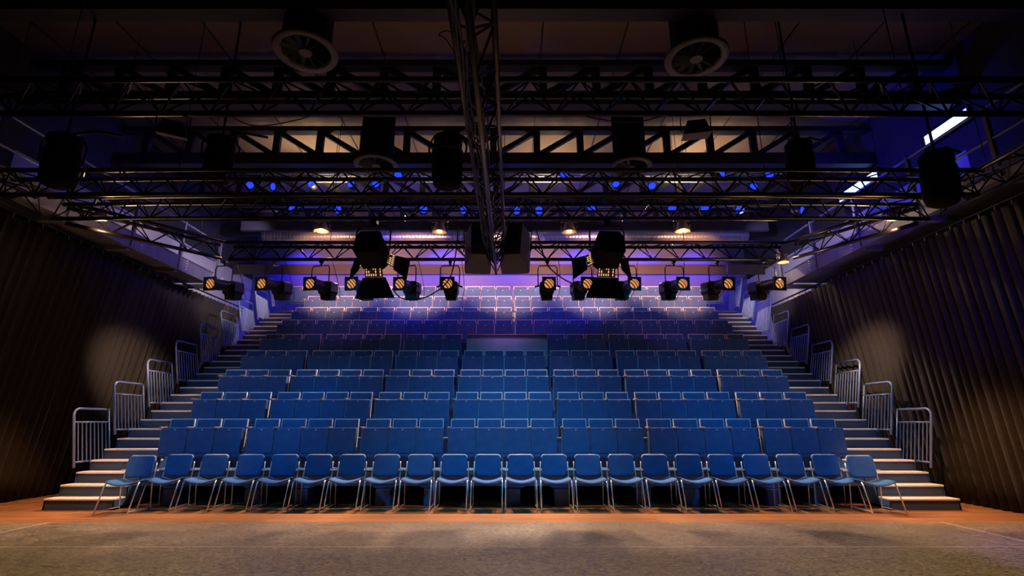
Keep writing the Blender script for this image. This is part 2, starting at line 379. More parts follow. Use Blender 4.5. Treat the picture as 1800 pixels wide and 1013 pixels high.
def put_seat(x, row, label, last=False):
    global used
    loc = (x, Y0+PR*(row-1), RR*row)
    o = S0 if not used else tree(S0)
    used = True
    o.location = loc; o['label'] = label; o['group'] = 'tip-up seats in the %s tiered row' % ORD[row]
for row in range(1, 10):
    xs = []
    if row <= 5:
        g = (2*6.036-24*.48)/6; x = -6.036+.24
        for bi, n in enumerate((3,4,3,4,3,4,3)):
            for j in range(n):
                if not (row == 5 and bi == 3): xs.append(x)
                x += .48
            x += g
    elif row < 9:
        x = -6.036+.24
        for bi, n in enumerate((13, 12)):
            for j in range(n): xs.append(x); x += .48
            x += .072
    else:
        x = -6.036+.24-.96
        for bi, n in enumerate((15, 14)):
            for j in range(n): xs.append(x); x += .476
            x += .09
    n = len(xs)
    for i, x in enumerate(xs):
        side = ('%s from the left' % ORD[i+1]) if i < (n+1)//2 else ('%s from the right' % ORD[n-i])
        put_seat(x, row, 'folded blue tip-up seat, %s in the %s tiered row from the front' % (side, ORD[row]))
    # mounting beams along the row
    sb = MB().box(xs[0]-.24, xs[-1]+.24, Y0+PR*(row-1)+.005, Y0+PR*(row-1)+.05, RR*row+.23, RR*row+.275).build('seat_beam', M['bluesteel'])
    tag(sb, 'blue steel mounting beam below the folded seats of the %s row' % ORD[row], 'beam', 'seat mounting beams')

# control desk in the gap of the fifth row
desk = empty('control_desk', 'blue grey control desk with wooden top in the gap of the fifth row', 'desk', (0.06, Y0+PR*4, RR*5))
MB().box(-1.0, 1.0, 0.0, 0.03, 0.0, 0.72).build('front_panel', mat('desk_panel', (0.22, 0.27, 0.32), 0.4, 0.2, noise=(3, 0.15, (1,1,1))), desk)
MB().box(-1.0, 1.0, -0.04, 0.38, 0.80, 0.83).build('desk_top', M['arm'], desk, bevel=0.004)
MB().box(-1.0, 1.0, 0.05, 0.08, 0.70, 0.80).box(-1.0, -.97, 0.03, .36, 0, .8).box(.97, 1.0, .03, .36, 0, .8).build('inner_panel', M['bluesteel'], desk)

# ------------------------------------------------------------ stairs and handrails
SR, STR, SY = 0.174, 0.2656, 8.602
for sgn, sd in ((-1, 'left'), (1, 'right')):
    st = empty('staircase', '%s aisle staircase with pale nosings climbing beside the seat rows' % sd, 'stairs', (sgn*6.64, SY, 0))
    for k in range(1, 27):
        y = STR*(k-1)
        m = MB(); m.box(-.53, .53, y+.025, y+STR+.02, max(0, SR*(k-3)), SR*k-.03)
        s = m.build('step', M['step'], st)
        MB().box(-.545, .545, y, y+STR+.02, SR*k-.028, SR*k).build('nosing', M['nosing'], s, bevel=0.006)
    m = MB(); n = 27
    pts = [(0, 0)]
    # stepped side stringer towards the seats
    for k in range(1, 28): pass
    for j, xx in enumerate((-.56, .548)):
        q = MB(); q.box(xx, xx+.012, 0.03, STR*27, 0, .05)
        for k in range(1, 28): q.box(xx, xx+.012, STR*(k-1)+.03, STR*k+.03, max(0, SR*(k-4)), SR*k-.03)
        q.build('stringer', M['bluesteel'], st)
def rail_proto():
    r = empty('handrail', 'x', 'handrail')
    # upright panel in the y,z plane, leaning outwards (towards -x)
    ln = Matrix.Rotation(-math.radians(12), 4, 'Y')
    L, H = .80, 1.0
    f = MB(); f.tube([(0,0,0),(0,0,H-.12)]+[(0, .12-.12*math.cos(a), H-.12+.12*math.sin(a)) for a in (PI/8, PI/4, 3*PI/8, PI/2)]+[(0, L, H), (0, L, H)], .021, 10, ln)
    f.build('top_rail', M['rail'], r, smooth=True)
    MB().tube([(0,L,-.1),(0,L,H)], .014, 8, ln).build('rear_post', M['rail'], r, smooth=True)
    MB().tube([(0,0,H-.235),(0,L,H-.235)], .015, 8, ln).build('middle_rail', M['rail'], r, smooth=True)
    MB().tube([(0,0,.09),(0,.32,.09)], .015, 8, ln).build('lower_rail', M['rail'], r, smooth=True)
    for i in range(8):
        y = .09+i*.09
        MB().tube([(0,y,.09 if i < 3 else .05),(0,y,H-.235)], .0095, 6, ln).build('baluster', M['rail'], r)
    return r
R0 = rail_proto(); first = True
for k in range(9):
    for sgn, sd in ((-1, 'left'), (1, 'right')):
        o = R0 if first else tree(R0); first = False
        o.location = (sgn*7.235, 9.13+PR*k, .587+RR*k)
        o['label'] = 'grey blue tubular handrail, %s from the front along the %s stairs' % (ORD[k+1], sd)
        o['group'] = 'handrails along the %s stairs' % sd
        if sgn > 0:
            o.scale = (-1, 1, 1)

# ------------------------------------------------------------ loose chairs on the floor
def chair_proto():
    r = empty('upholstered_chair', 'x', 'chair')
    # seat pad: dips in the middle, rolled front edge
    nx, ny = 12, 8; v = []; f = []
    for side in (0, 1):
        for j in range(ny+1):
            for i in range(nx+1):
                a = i/nx*2-1; t = j/ny
                hw = .240*(1-0.10*t); x = a*hw; y = -.20+.42*t
                z = .435+.055*abs(a)**1.8-.018*(1-t)**6*1.4-.02*t
                edge = max(abs(a)**10, abs(2*t-1)**10)
                z += (-.032+.014*edge) if side else (-.006*edge)
                v.append((x, y, z))
    N = (nx+1)*(ny+1)
    for side in (0, 1):
        for j in range(ny):
            for i in range(nx):
                q = (j*(nx+1)+i, j*(nx+1)+i+1, (j+1)*(nx+1)+i+1, (j+1)*(nx+1)+i)
                q = tuple(k+side*N for k in q); f.append(q if not side else q[::-1])
    ring = [i for i in range(nx+1)]+[j*(nx+1)+nx for j in range(1, ny+1)]+[ny*(nx+1)+i for i in range(nx-1, -1, -1)]+[j*(nx+1) for j in range(ny-1, 0, -1)]
    for a, b2 in zip(ring, ring[1:]+ring[:1]): f.append((a, a+N, b2+N, b2))
    m = MB(); m.add(v, f); o = m.build('seat', M['chair'], r)
    for p in o.data.polygons: p.use_smooth = True
    # backrest: rounded rectangle, gently curved
    def rr_outline(w, h, rad, n=5):
        out = []
        for cx, cz, a0 in ((w-rad, h-rad, 0), (-w+rad, h-rad, PI/2), (-w+rad*1.3, -h+rad*1.3, PI), (w-rad*1.3, -h+rad*1.3, 1.5*PI)):
            rd = rad if cz > 0 else rad*1.3
            for i in range(n+1): out.append((cx+rd*math.cos(a0+i*PI/2/n), cz+rd*math.sin(a0+i*PI/2/n)))
        return out
    ol = rr_outline(.206, .166, .055)
    T = Matrix.Translation((0, .215, .645)) @ Matrix.Rotation(-.16, 4, 'X')
    def bk(x, y, z): return T @ Vector((x, y+.35*x*x*-1, z))
    v = []; f = []; n = len(ol)
    for (s, y) in ((0.94, -.018), (1, -.008), (1, .012), (.94, .02)):
        for x, z in ol: v.append(bk(x*s, y, z*s))
    for a in range(3):
        for i in range(n): f.append((a*n+i, a*n+(i+1) % n, (a+1)*n+(i+1) % n, (a+1)*n+i))
    f.append(tuple(range(n))[::-1]); f.append(tuple(3*n+i for i in range(n)))
    MB().add(v, f).build('backrest', M['chair'], r)
    e = MB()
    pts = [bk(x*1.015, .012, z*1.015) for x, z in ol[:12]]
    e.tube(pts, .0055, 6); e.build('back_edge', M['shell'], r)
    for s in (-1, 1):
        MB().tube([(s*.232, .20, .43), (s*.232, .215, .50), (s*.230, .235, .60), (s*.226, .245, .70)], .009, 8).build('back_bracket', M['chrome'], r, smooth=True)
        MB().tube([(s*.240, -.13, .445), (s*.245, -.17, .40), (s*.245, -.30, .012)], .0095, 8).build('leg', M['chrome'], r, smooth=True)
        MB().tube([(s*.235, .16, .445), (s*.238, .19, .40), (s*.238, .24, .012)], .0095, 8).build('leg', M['chrome'], r, smooth=True)
        MB().tube([(s*.243, -.29, .045), (s*.238, .235, .045)], .006, 6).build('stretcher', M['chrome'], r)
        MB().box(s*.255-.028, s*.255+.028, .20, .23, .575, .60).build('linking_bracket', M['plate'], r)
    m = MB(); m.tube([(-.236, -.14, .44), (-.15, -.14, .405), (.15, -.14, .405), (.236, -.14, .44)], .009, 8)
    m.tube([(-.236, .17, .44), (-.15, .17, .405), (.15, .17, .405), (.236, .17, .44)], .009, 8)
    m.build('seat_frame', M['steel'], r)
    return r
CH = chair_proto()
cpx = [247, 315, 377, 440, 500, 560, 619, 679.5, 739, 799, 857.7, 915, 974, 1032.7, 1091.7, 1151, 1210, 1268, 1329, 1389, 1451, 1514]
for i, px in enumerate(cpx):
    o = CH if i == 0 else tree(CH)
    yy = 8.46 if i in (0, 21) else 8.76
    x = 0.12+(px-895.6)*(yy-.26)/900
    o.location = (x, yy, 0.0); o.rotation_euler = (0, 0, -x*0.006)
    side = ('%s from the left' % ORD[i+1]) if i < 11 else ('%s from the right' % ORD[22-i])
    o['label'] = 'loose blue upholstered chair with chrome legs, %s in the floor-level row' % side
    o['group'] = 'loose chairs in front of the tiered rows'

# ------------------------------------------------------------ curtains
def curtain(name, xb, xt, y0, y1, zt, side, ph):
    n = int((y1-y0)/.02); rows = 10; v = []; f = []
    for j in range(rows+1):
        t = j/rows
        for i in range(n+1):
            y = y0+(y1-y0)*i/n
            u = (y+.05*math.sin(y*1.3+ph))/.18*2*PI
            amp = .06*(1-.25*t)*(1+.35*math.sin(y*2.1+ph))
            w_ = math.sin(u); w_ = math.copysign(abs(w_)**.55, w_)
            x = xb+(xt-xb)*t+amp*w_+.012*math.sin(u*2.3+ph*3+t*2)
            v.append((x, y+.02*math.cos(u)+.02*math.sin(t*3+y), .015+(zt-.015)*t))
    for j in range(rows):
        for i in range(n):
            a = j*(n+1)+i; f.append((a, a+1, a+n+2, a+n+1))
    o = MB().add(v, f).build('stage_curtain', M['curtain'])
    for p in o.data.polygons: p.use_smooth = True
    so = o.modifiers.new('thick', 'SOLIDIFY'); so.thickness = .006
    tag(o, 'tall dark pleated curtain hanging along the %s side wall' % side, 'curtain')
    t = empty('curtain_track', 'thin black curtain track with hooks above the %s curtain' % side, 'curtain track', (xt, 0, zt+.06))
    MB().tube([(0, y0, 0.03), (0, y1+.1, 0.03)], .022, 8).build('track_tube', M['black'], t)
    h = MB()
    yy = y0+.1
    while yy < y1: h.tube([(0, yy, .02), (0.0, yy, -.07)], .008, 5); yy += .27
    tag(h.build('curtain_hooks', M['steel'], t), kind='stuff')
    hg = MB(); yy = y0+1
    return o
curtain('l', -8.52, -7.92, 2.5, 15.0, 4.56, 'left', 0.4)
curtain('r', 7.88, 7.46, 2.5, 14.1, 4.42, 'right', 1.9)

# ------------------------------------------------------------ trusses
def truss(a, b, label, hor=True, W=.28, H=.30, rc=.033, rl=.011, chm=None, hang=True, group='black lighting trusses of the rig'):
    a = Vector(a); b = Vector(b); d = b-a; L = d.length; d.normalize(); s = Vector((-d.y, d.x, 0))
    t = empty('lighting_truss', label, 'truss', a, group=group)
    P = [Vector((0,0,0)), s*(W/2)+Vector((0,0,H)), -s*(W/2)+Vector((0,0,H))]
    for p in P: MB().tube([p, p+d*L], rc, 10).build('chord', chm or M['truss'], t, smooth=True)
    n = max(2, int(L/.5)); m = MB()
    for (i, j) in ((0,1), (0,2), (1,2)):
        for k in range(n):
            s0, s1 = L*k/n, L*(k+.5)/n; s2 = L*(k+1)/n
            m.tube([P[i]+d*s0, P[j]+d*s1], rl, 5); m.tube([P[j]+d*s1, P[i]+d*s2], rl, 5)
    m.build('lacing', M['trusslace'], t)
    if hang:
        for q in (.18, .82):
            p = P[0]+d*L*q+Vector((0, 0, H)); MB().tube([p, (p.x, p.y, ZC-a.z-.001)], .006, 5).build('hoist_cable', M['cable'], t)
    return t
ZB = 4.40
truss((-7.0, 4.63, ZB), (6.65, 4.63, ZB), 'long black lighting truss spanning the top of the picture, nearest the stage')
truss((-7.0, 6.56, ZB), (6.65, 6.56, ZB), 'black cross truss above and behind the nearest one, second of the rig')
truss((-7.0, 7.43, ZB), (6.65, 7.43, ZB), 'black cross truss that carries the two big barn-door lamps')
truss((-5.35, 9.50, ZB), (5.5, 9.50, ZB), 'black cross truss that carries the row of profile spotlights')
truss((-7.06, 2.4, ZB), (-7.06, 7.3, ZB), 'black side truss running towards the stage on the left')
truss((6.72, 2.4, ZB), (6.72, 7.3, ZB), 'black side truss running towards the stage on the right')
truss((-6.95, 7.62, ZB), (-5.45, 9.42, ZB), 'short angled black truss joining the rear corner on the left')
truss((6.62, 7.62, ZB), (5.6, 9.42, ZB), 'short angled black truss joining the rear corner on the right')
ct = truss((-.16, 2.0, ZB-.38), (-.13, 9.2, ZB-.38), 'centre truss of worn grey tubes running away from the stage', W=.32, H=.28, rc=.026, chm=M['tube'])
cb = MB()
for k in range(9):
    x0, z0 = random.uniform(-.12, .12), random.uniform(.02, .3)
    cb.tube([(x0+.03*math.sin(i*1.1+k), i*.45, z0+.04*math.sin(i*1.7+k*2)) for i in range(17)], .009, 5)
tag(cb.build('cable_bundle', M['cable'], ct), kind='stuff')
# rear battens behind the rig
for i, (Y, Z) in enumerate(((11.5, 7.27), (12.25, 7.42), (11.3, 6.36))):
    truss((-7.2, Y, Z), (7.0, Y, Z), ('black truss under the lit ceiling bay, behind the rig', 'furthest black truss close to the back girder',
      'lower black truss behind the rig, hung with blue lamps')[i], W=.24, H=.22, rc=.024, rl=.009, chm=M['steel'], group='trusses behind the rig')

# ------------------------------------------------------------ profile spotlights (beam along -y, origin at the clamp)
def profile_proto():
    r = empty('profile_spotlight', 'x', 'spotlight')
    T = Matrix.Translation((0, .02, -.50)) @ Matrix.Rotation(math.radians(7), 4, 'X')
    b = MB()
    R90 = Matrix.Rotation(PI/2, 4, 'X')
    b.lathe([(.098, -.34), (.098, -.06), (.085, -.05), (.085, 0.06), (.098, .07), (.098, .31)], 18, T @ R90)
    b.box(-.012, .012, -.28, .3, .09, .115, T); b.box(-.075, -.055, -.25, .28, .06, .08, T); b.box(.055, .075, -.25, .28, .06, .08, T)
    b.build('barrel', M['black'], r, bevel=0)
    h = MB(); h.prism([(-.12, -.13), (.12, -.13), (.14, -.08), (.14, .09), (.10, .12), (-.10, .12), (-.14, .09), (-.14, -.08)], .16, .44, T)
    h.prism([(-.10, -.24), (.10, -.24), (.12, -.12), (-.12, -.12)], .20, .42, T)
    h.build('lamp_house', M['black'], r, bevel=0.008)
    g = MB(); s, q = .128, .098
    for (x0, x1, z0, z1) in ((-s, s, q, s), (-s, s, -s, -q), (-s, -q, -q, q), (q, s, -q, q)): g.box(x0, x1, -.345, -.315, z0, z1, T)
    n = 20; vs = []; 
    for k in range(n):
        a = 2*PI*k/n; c_, s_ = math.cos(a), math.sin(a); m_ = max(abs(c_), abs(s_))
        vs.append((c_*.09, -.335, s_*.09)); vs.append((c_/m_*.11, -.335, s_/m_*.11))
    g.add(vs, [(2*k, 2*k+1, (2*k+3) % (2*n), (2*k+2) % (2*n)) for k in range(n)], T)
    g.build('gel_frame', M['black'], r)
    l = MB(); l.lathe([(.092, .318), (.075, .332), (.04, .340), (0.0, .342)], 20, T @ R90); l.build('lens', M['lens'], r, smooth=True)
    y = MB(); w_ = .185
    y.tube([(-w_, .02, -.50), (-w_, .0, -.16), (-w_+.03, 0, -.10), (w_-.03, 0, -.10), (w_, 0, -.16), (w_, .02, -.50)], .011, 6)
    y.tube([(-w_-.02, .02, -.5), (-.12, .02, -.5)], .014, 6); y.tube([(w_+.02, .02, -.5), (.12, .02, -.5)], .014, 6)
    y.build('yoke', M['black'], r)
    for s_ in (-1, 1): MB().tube([(s_*.19, .02, -.5), (s_*.25, .02, -.52)], .016, 6).build('tilt_knob', M['matte'], r)
    c = MB(); c.tube([(0, 0, -.10), (0, 0, -.03)], .02, 8); c.box(-.03, .03, -.035, .035, -.045, .0); c.build('clamp', M['black'], r)
    k = MB(); k.tube([(.05, .44, -.55), (.10, .50, -.66), (.20, .46, -.68), (.26, .30, -.5), (.25, .1, -.2), (.22, 0, .0)], .006, 5); k.build('power_cable', M['cable'], r)
    return r
P0 = profile_proto()
lens_px = [370, 460, 545, 618, 703, 787, 965, 1033, 1115, 1200, 1280, 1370]
where = ['leftmost, against the grey side wall', 'second from the left, over the left handrails', 'third from the left, over the top rows', 'partly hidden by the left barn-door lamp',
 'just right of the left barn-door lamp', 'left neighbour of the two hanging loudspeakers', 'right neighbour of the two hanging loudspeakers', 'mostly hidden behind the right barn-door lamp',
 'just right of the right barn-door lamp', 'third from the right, over the top rows', 'second from the right, over the right handrails', 'rightmost, beside the catwalk']
for i, px in enumerate(lens_px):
    o = P0 if i == 0 else tree(P0)
    p = atY(px, 494, 9.2); yaw = (-0.20 if i < 5 else 0.0 if i in (5, 6) else 0.16)
    o.location = (p.x, 9.5, ZB-.03); o.rotation_euler = (0, 0, yaw*(.8+.1*(i % 3)))
    # keep the lens at the wanted place
    off = Matrix.Rotation(o.rotation_euler.z, 3, 'Z') @ Vector((0, -.32, 0)); o.location.x = p.x-off.x
    o['label'] = 'black profile spotlight, %s' % where[i]; o['group'] = 'profile spotlights along the rear truss'

# ------------------------------------------------------------ big fresnels with barn doors (beam along +y)
def fresnel_proto(doors=True):
    r = empty('fresnel_lamp', 'x', 'stage lamp')
    T = Matrix.Translation((0, 0, -.46)) @ Matrix.Rotation(math.radians(-20), 4, 'X') @ Matrix.Scale(.9, 4)
    b = MB(); pr = [(-.22, -.17), (-.18, -.23), (.18, -.23), (.22, -.17), (.23, .12), (.17, .23), (-.17, .23), (-.23, .12)]
    b.prism(pr, -.26, .20, T)
    for i in range(5): b.box(-.15, .15, -.2+i*.08, -.17+i*.08, .225, .25, T)
    b.build('housing', M['matte'], r, bevel=.02)
    f = MB(); R90 = Matrix.Rotation(-PI/2, 4, 'X')
    f.lathe([(.20, .19), (.235, .20), (.235, .27), (.20, .28)], 24, T @ R90, cap=False); f.build('lens_ring', M['black'], r)
    l = MB(); l.lathe([(.20, .235), (0.0, .26)], 24, T @ R90); l.build('lens', M['vent'], r)
    # slanted vent plates between housing and barn doors, with glowing slots
    v = MB()
    def plate(A, B, w0, w1, ax):
        A = Vector(A); B = Vector(B); U = Vector((1, 0, 0)) if ax == 'x' else Vector((0, 0, 1))
        nrm = (B-A).cross(U).normalized()*.003
        q = [A-U*w0, A+U*w0, B+U*w1, B-U*w1]
        v.add([p_-nrm for p_ in q]+[p_+nrm for p_ in q], [(0,1,2,3), (7,6,5,4), (0,4,5,1), (1,5,6,2), (2,6,7,3), (3,7,4,0)], T)
        g = MB(); nx = int(2*w0/.04)
        for i in range(nx):
            for k in range(3):
                if random.random() < .25: continue
                c0 = A+(B-A)*((k+.35)/3.1)+U*(-w0+.025+i*.04); e = (B-A).normalized()*.017; h = U*.0065; n3 = nrm*2.2
                pts = [c0-h-e, c0+h-e, c0+h+e, c0-h+e]
                g.add([p_-n3 for p_ in pts]+[p_+n3 for p_ in pts], [(0,1,2,3), (7,6,5,4), (0,4,5,1), (1,5,6,2), (2,6,7,3), (3,7,4,0)], T)
        g.build('glowing_slots', M['vent'], r)
    plate((0, .18, -.21), (0, .30, -.33), .15, .16, 'x')
    plate((-.20, .18, 0), (-.30, .30, 0), .12, .13, 'z')
    plate((.20, .18, 0), (.30, .30, 0), .12, .13, 'z')
    plate((0, .18, .21), (0, .30, .31), .15, .16, 'x')
    v.build('vent_plate', M['beige'], r)
    y = MB(); w_ = .27
    y.tube([(-w_, 0, -.46), (-w_, 0, -.14), (-w_+.08, 0, -.05), (w_-.08, 0, -.05), (w_, 0, -.14), (w_, 0, -.46)], .013, 8)
    y.tube([(-w_, 0, -.46), (-.2, 0, -.46)], .02, 8); y.tube([(w_, 0, -.46), (.2, 0, -.46)], .02, 8); y.build('yoke', M['black'], r, smooth=True)
    c = MB(); c.tube([(0, 0, -.05), (0, 0, .05)], .025, 8); c.box(-.05, .05, -.05, .05, -.02, .05); c.build('clamp', M['black'], r)
    if doors:
        def flap(A, B, w0, w1, ax):
            A = Vector(A); B = Vector(B); U = Vector((1, 0, 0)) if ax == 'x' else Vector((0, 0, 1))
            nrm = (B-A).cross(U).normalized()*.003; q = [A-U*w0, A+U*w0, B+U*w1, B-U*w1]
            MB().add([p_-nrm for p_ in q]+[p_+nrm for p_ in q], [(0,1,2,3), (7,6,5,4), (0,4,5,1), (1,5,6,2), (2,6,7,3), (3,7,4,0)], T).build('barn_door', M['matte'], r)
        flap((0, .30, -.335), (0, .50, -.63), .20, .35, 'x'); flap((0, .30, .315), (0, .55, .50), .20, .32, 'x')
        flap((-.305, .30, -.02), (-.52, .46, -.05), .15, .22, 'z'); flap((.305, .30, -.02), (.52, .46, -.05), .15, .22, 'z')
    return r
F0 = fresnel_proto()
p = atY(663, 440, 7.7); F0.location = (p.x, 7.43, ZB-.075); F0.rotation_euler = (0, 0, -.10)
F0['label'] = 'large black barn-door lamp with glowing slots, left of the loudspeakers'; F0['group'] = 'barn-door lamps on the rig'
p = atY(1062, 440, 7.7); tree(F0, (p.x, 7.43, ZB-.075), (0, 0, .10), 'large black barn-door lamp with glowing slots, right of the loudspeakers')
# drum-shaped lamp hanging from the centre truss
d = empty('drum_lamp', 'black drum-shaped lamp hanging left of the centre truss, seen from behind', 'stage lamp', atY(787, 262, 6.1))
T = Matrix.Rotation(math.radians(4), 4, 'X')
MB().lathe([(.0, -.56), (.10, -.555), (.17, -.52), (.20, -.42), (.205, -.08), (.19, -.02), (0, 0)], 28, T).build('drum', M['matte'], d, smooth=True)
MB().lathe([(.17, 0), (.19, .03), (.19, .15), (.12, .20), (0, .21)], 24).build('top_cap', M['matte'], d, smooth=True)
MB().tube([(-.23, 0, -.2), (-.25, 0, .05), (-.18, 0, .2), (.18, 0, .2), (.25, 0, .05), (.23, 0, -.2)], .014, 8).tube([(0, 0, .2), (.30, 0, .34), (.62, 0, .34)], .02, 6).build('yoke', M['black'], d)
MB().lathe([(.2055, -.07), (.210, -.06), (.210, -.045), (.2055, -.035)], 28, T, cap=False).build('bright_band', M['ring'], d)

for px, py, Y, lab in ((388, 262, 7.0, 'high on the left, beside the lit girder'), (1405, 270, 7.0, 'high on the right, beside the lit girder'),
                       (1648, 292, 6.1, 'below the bright blue window strip on the right'), (112, 262, 6.2, 'in the dark upper left corner of the rig')):
    o = tree(d, atY(px, py, Y), (0, 0, .4), 'black drum-shaped lamp %s' % lab, 'drum lamps hung on rods')
    for c_ in list(o.children):
        if c_.name.startswith('bright_band'): bpy.data.objects.remove(c_)
    MB().tube([(0, 0, .2), (0, 0, ZC-o.location.z-.002)], .018, 6).build('hanging_rod', M['black'], o)
# hanging loudspeakers
def speaker(px0, px1, yaw, label):
    c = atY((px0+px1)/2, 440, 8.6)
    r = empty('hanging_loudspeaker', label, 'loudspeaker', c, (math.radians(-30), 0, yaw), 'loudspeakers on the centre truss')
    w_ = (px1-px0)*8.9/900/2
    poly = [(-w_, -.20), (w_, -.20), (w_, .02), (w_*.55, .30), (-w_*.55, .30), (-w_, .02)]
    v = []; n = 6
    for z in (-.42, -.36, .36, .40):
        k = .93 if z < -.4 else 1
        for x, y in poly: v.append((x*k, -y*k, z))
    f = [tuple(range(n)), tuple(3*n+i for i in range(n))[::-1]]
    for a in range(3):
        for i in range(n): f.append((a*n+i, (a+1)*n+i, (a+1)*n+(i+1) % n, a*n+(i+1) % n))
    MB().add(v, f).build('cabinet', M['speaker'], r, bevel=.01)
    MB().box(-w_*.92, w_*.92, .20, .215, -.33, .34).build('grille', M['matte'], r)
    MB().box(-w_*.4, w_*.4, -.312, -.30, -.1, .18).build('rear_panel', M['black'], r)
    m = MB(); m.tube([(-w_-.02, 0, -.05), (-w_-.02, 0, .52), (w_+.02, 0, .52), (w_+.02, 0, -.05)], .014, 6); m.tube([(0, 0, .52), (0, 0, .62)], .02, 6); m.build('bracket', M['black'], r)
speaker(817, 863, .10, 'dark angular loudspeaker, the left one of the pair hanging at the centre')
speaker(881, 931, -.14, 'dark angular loudspeaker, the right one of the pair hanging at the centre')

# ------------------------------------------------------------ house lights: small bell floods on a rear bar
def bell_proto():
    r = empty('bell_floodlight', 'x', 'floodlight')
    MB().lathe([(.165, -.26), (.17, -.26), (.10, -.06), (.06, -.03), (.06, .02), (.0, .03)], 20).build('shade', M['flood'], r, smooth=True)
    MB().lathe([(.0, -.20), (.05, -.19), (.065, -.14), (.05, -.08), (.0, -.06)], 12).build('bulb', M['lamp'], r, smooth=True)
    MB().box(-.19, -.165, -.02, .02, -.28, -.10).box(.165, .19, -.02, .02, -.28, -.10).box(-.19, .19, -.015, .015, -.02, .02).build('bracket', M['flood'], r)
    MB().tube([(-.03, 0, .0), (-.03, 0, .22)], .012, 6).tube([(.03, 0, .0), (.03, 0, .22)], .012, 6).build('stem', M['tube'], r)
    return r
B0 = bell_proto(); bf = True
for px, py, lab, on in ((567, 388, 'over the left third of the seats', 1), (773, 390, 'left of the centre truss', 0), (1000, 390, 'right of the centre truss', 0), (1198, 388, 'over the right third of the seats', 1),
                    (178, 370, 'at the far left corner of the rig', 1), (1375, 448, 'at the right end of the rear truss', 1), (1568, 370, 'at the far right corner of the rig', 1)):
    o = B0 if bf else tree(B0, skip=() if on else ())
    bf = False; p = atY(px, py, 11.0 if 200 < px < 1300 else 9.42 if px < 1400 and px > 200 else 7.85); o.location = p
    o['label'] = 'small bell floodlight %s' % lab; o['group'] = 'bell floodlights hanging behind the rig'
    if py != 390 and py != 388: o.scale = (.6, .6, .6)
    point((p.x, p.y, p.z-.32), 14 if on else 4, (1, .6, .3), .05)

pp = empty('lighting_pipe', 'long black pipe carrying the bell floodlights behind the rig', 'pipe', (0, 11.0, 6.06))
MB().tube([(-6.2, 0, 0), (6.0, 0, 0)], .024, 8).build('pipe_tube', M['black'], pp)
for x in (-4, 0, 4): MB().tube([(x, 0, 0), (x, 0, ZC-6.062)], .008, 5).build('drop_rod', M['black'], pp)
# ------------------------------------------------------------ swirl diffusers hanging from the ceiling
def diffuser_proto():
    r = empty('ceiling_diffuser', 'x', 'air diffuser')
    MB().lathe([(.34, .12), (.34, 1.648)], 28).build('duct_drum', M['matte'], r, smooth=True)
    MB().lathe([(.36, .0), (.44, -.01), (.455, .03), (.40, .06), (.335, .14), (.335, .02), (.36, .0)], 36, cap=False).build('rim', M['ring'], r, smooth=True)
    m = MB()
    for k in range(12):
        a = 2*PI*k/12; R = Matrix.Rotation(a, 4, 'Z') @ Matrix.Translation((.215, 0, .02)) @ Matrix.Rotation(.6, 4, 'X')
        m.box(-.13, .13, -.035, .035, -.003, .003, R)
    m.build('blades', M['black'], r)
    MB().lathe([(0, -.01), (.09, -.01), (.10, .03), (0, .04)], 18).build('hub', M['ring'], r)
    return r
D0 = diffuser_proto(); df = True
for px, py, lab in ((537, 93, 'upper left one, in front of the nearest truss'), (1224, 104, 'upper right one, in front of the nearest truss'), (661, 292, 'lower left one, above the rig'), (1108, 296, 'lower right one, above the rig')):
    o = D0 if df else tree(D0); df = False; p = atZ(px, py, 6.5); o.location = p
    if px in (661, 1108):
        o.rotation_euler = (0, 0, .7)
    o['label'] = 'round swirl diffuser on a black drum, %s' % lab; o['group'] = 'swirl diffusers under the ceiling'

# rectangular flood boxes
def flood_proto():
    r = empty('work_floodlight', 'x', 'floodlight')
    v = [(-.14, -.1, .25), (.14, -.1, .25), (.14, .1, .25), (-.14, .1, .25), (-.22, -.18, 0), (.22, -.18, 0), (.22, .18, 0), (-.22, .18, 0)]
    MB().add(v, [(3,2,1,0), (0,1,5,4), (1,2,6,5), (2,3,7,6), (3,0,4,7)]).build('housing', M['matte'], r)
    MB().box(-.22, .22, -.18, .18, .0, .012).build('reflector_pane', M['beige'], r)
    MB().tube([(-.24, 0, .1), (-.24, 0, .38), (.24, 0, .38), (.24, 0, .1)], .012, 6).build('yoke', M['black'], r)
    return r
W0 = flood_proto(); wf = True
for px, py, rot, lab in ((305, 222, (.35, 0, .5), 'with a pale pane, high on the left under the nearest truss'), (1222, 222, (.2, 0, -.2), 'dark, high on the right under the nearest truss')):
    o = W0 if wf else tree(W0); wf = False; o.location = atY(px, py, 4.63); o.location.z = ZB-.26; o.rotation_euler = rot; o.scale = (.6, .6, .6)
    o['label'] = 'rectangular work floodlight %s' % lab; o['group'] = 'work floodlights'

# ------------------------------------------------------------ blue lit par cans in the clutter behind the rig
def par_proto():
    r = empty('par_lamp', 'x', 'stage lamp')
    R = Matrix.Rotation(PI/2, 4, 'X')
    MB().lathe([(.10, .10), (.10, .16), (.105, .16), (.10, -.02), (.07, -.10), (0, -.12)], 14, R, cap=False).build('can', M['black'], r, smooth=True)
    MB().lathe([(.092, .135), (0, .14)], 14, R).build('lens', M['bluelamp'], r)
    MB().tube([(-.12, 0, 0), (-.12, 0, .14), (.12, 0, .14), (.12, 0, 0)], .009, 5).build('yoke', M['black'], r)
    return r
A0 = par_proto(); af = True
parpx = [(440, 329), (487, 329), (551, 327), (620, 329), (662, 327), (745, 371), (820, 371), (905, 371), (944, 371), (992, 310), (1037, 371), (1085, 328), (1120, 310), (1148, 330),
         (1182, 371), (1237, 371), (1262, 310), (1322, 332), (1352, 310), (1400, 371), (700, 310), (520, 371), (600, 371), (1300, 371)]
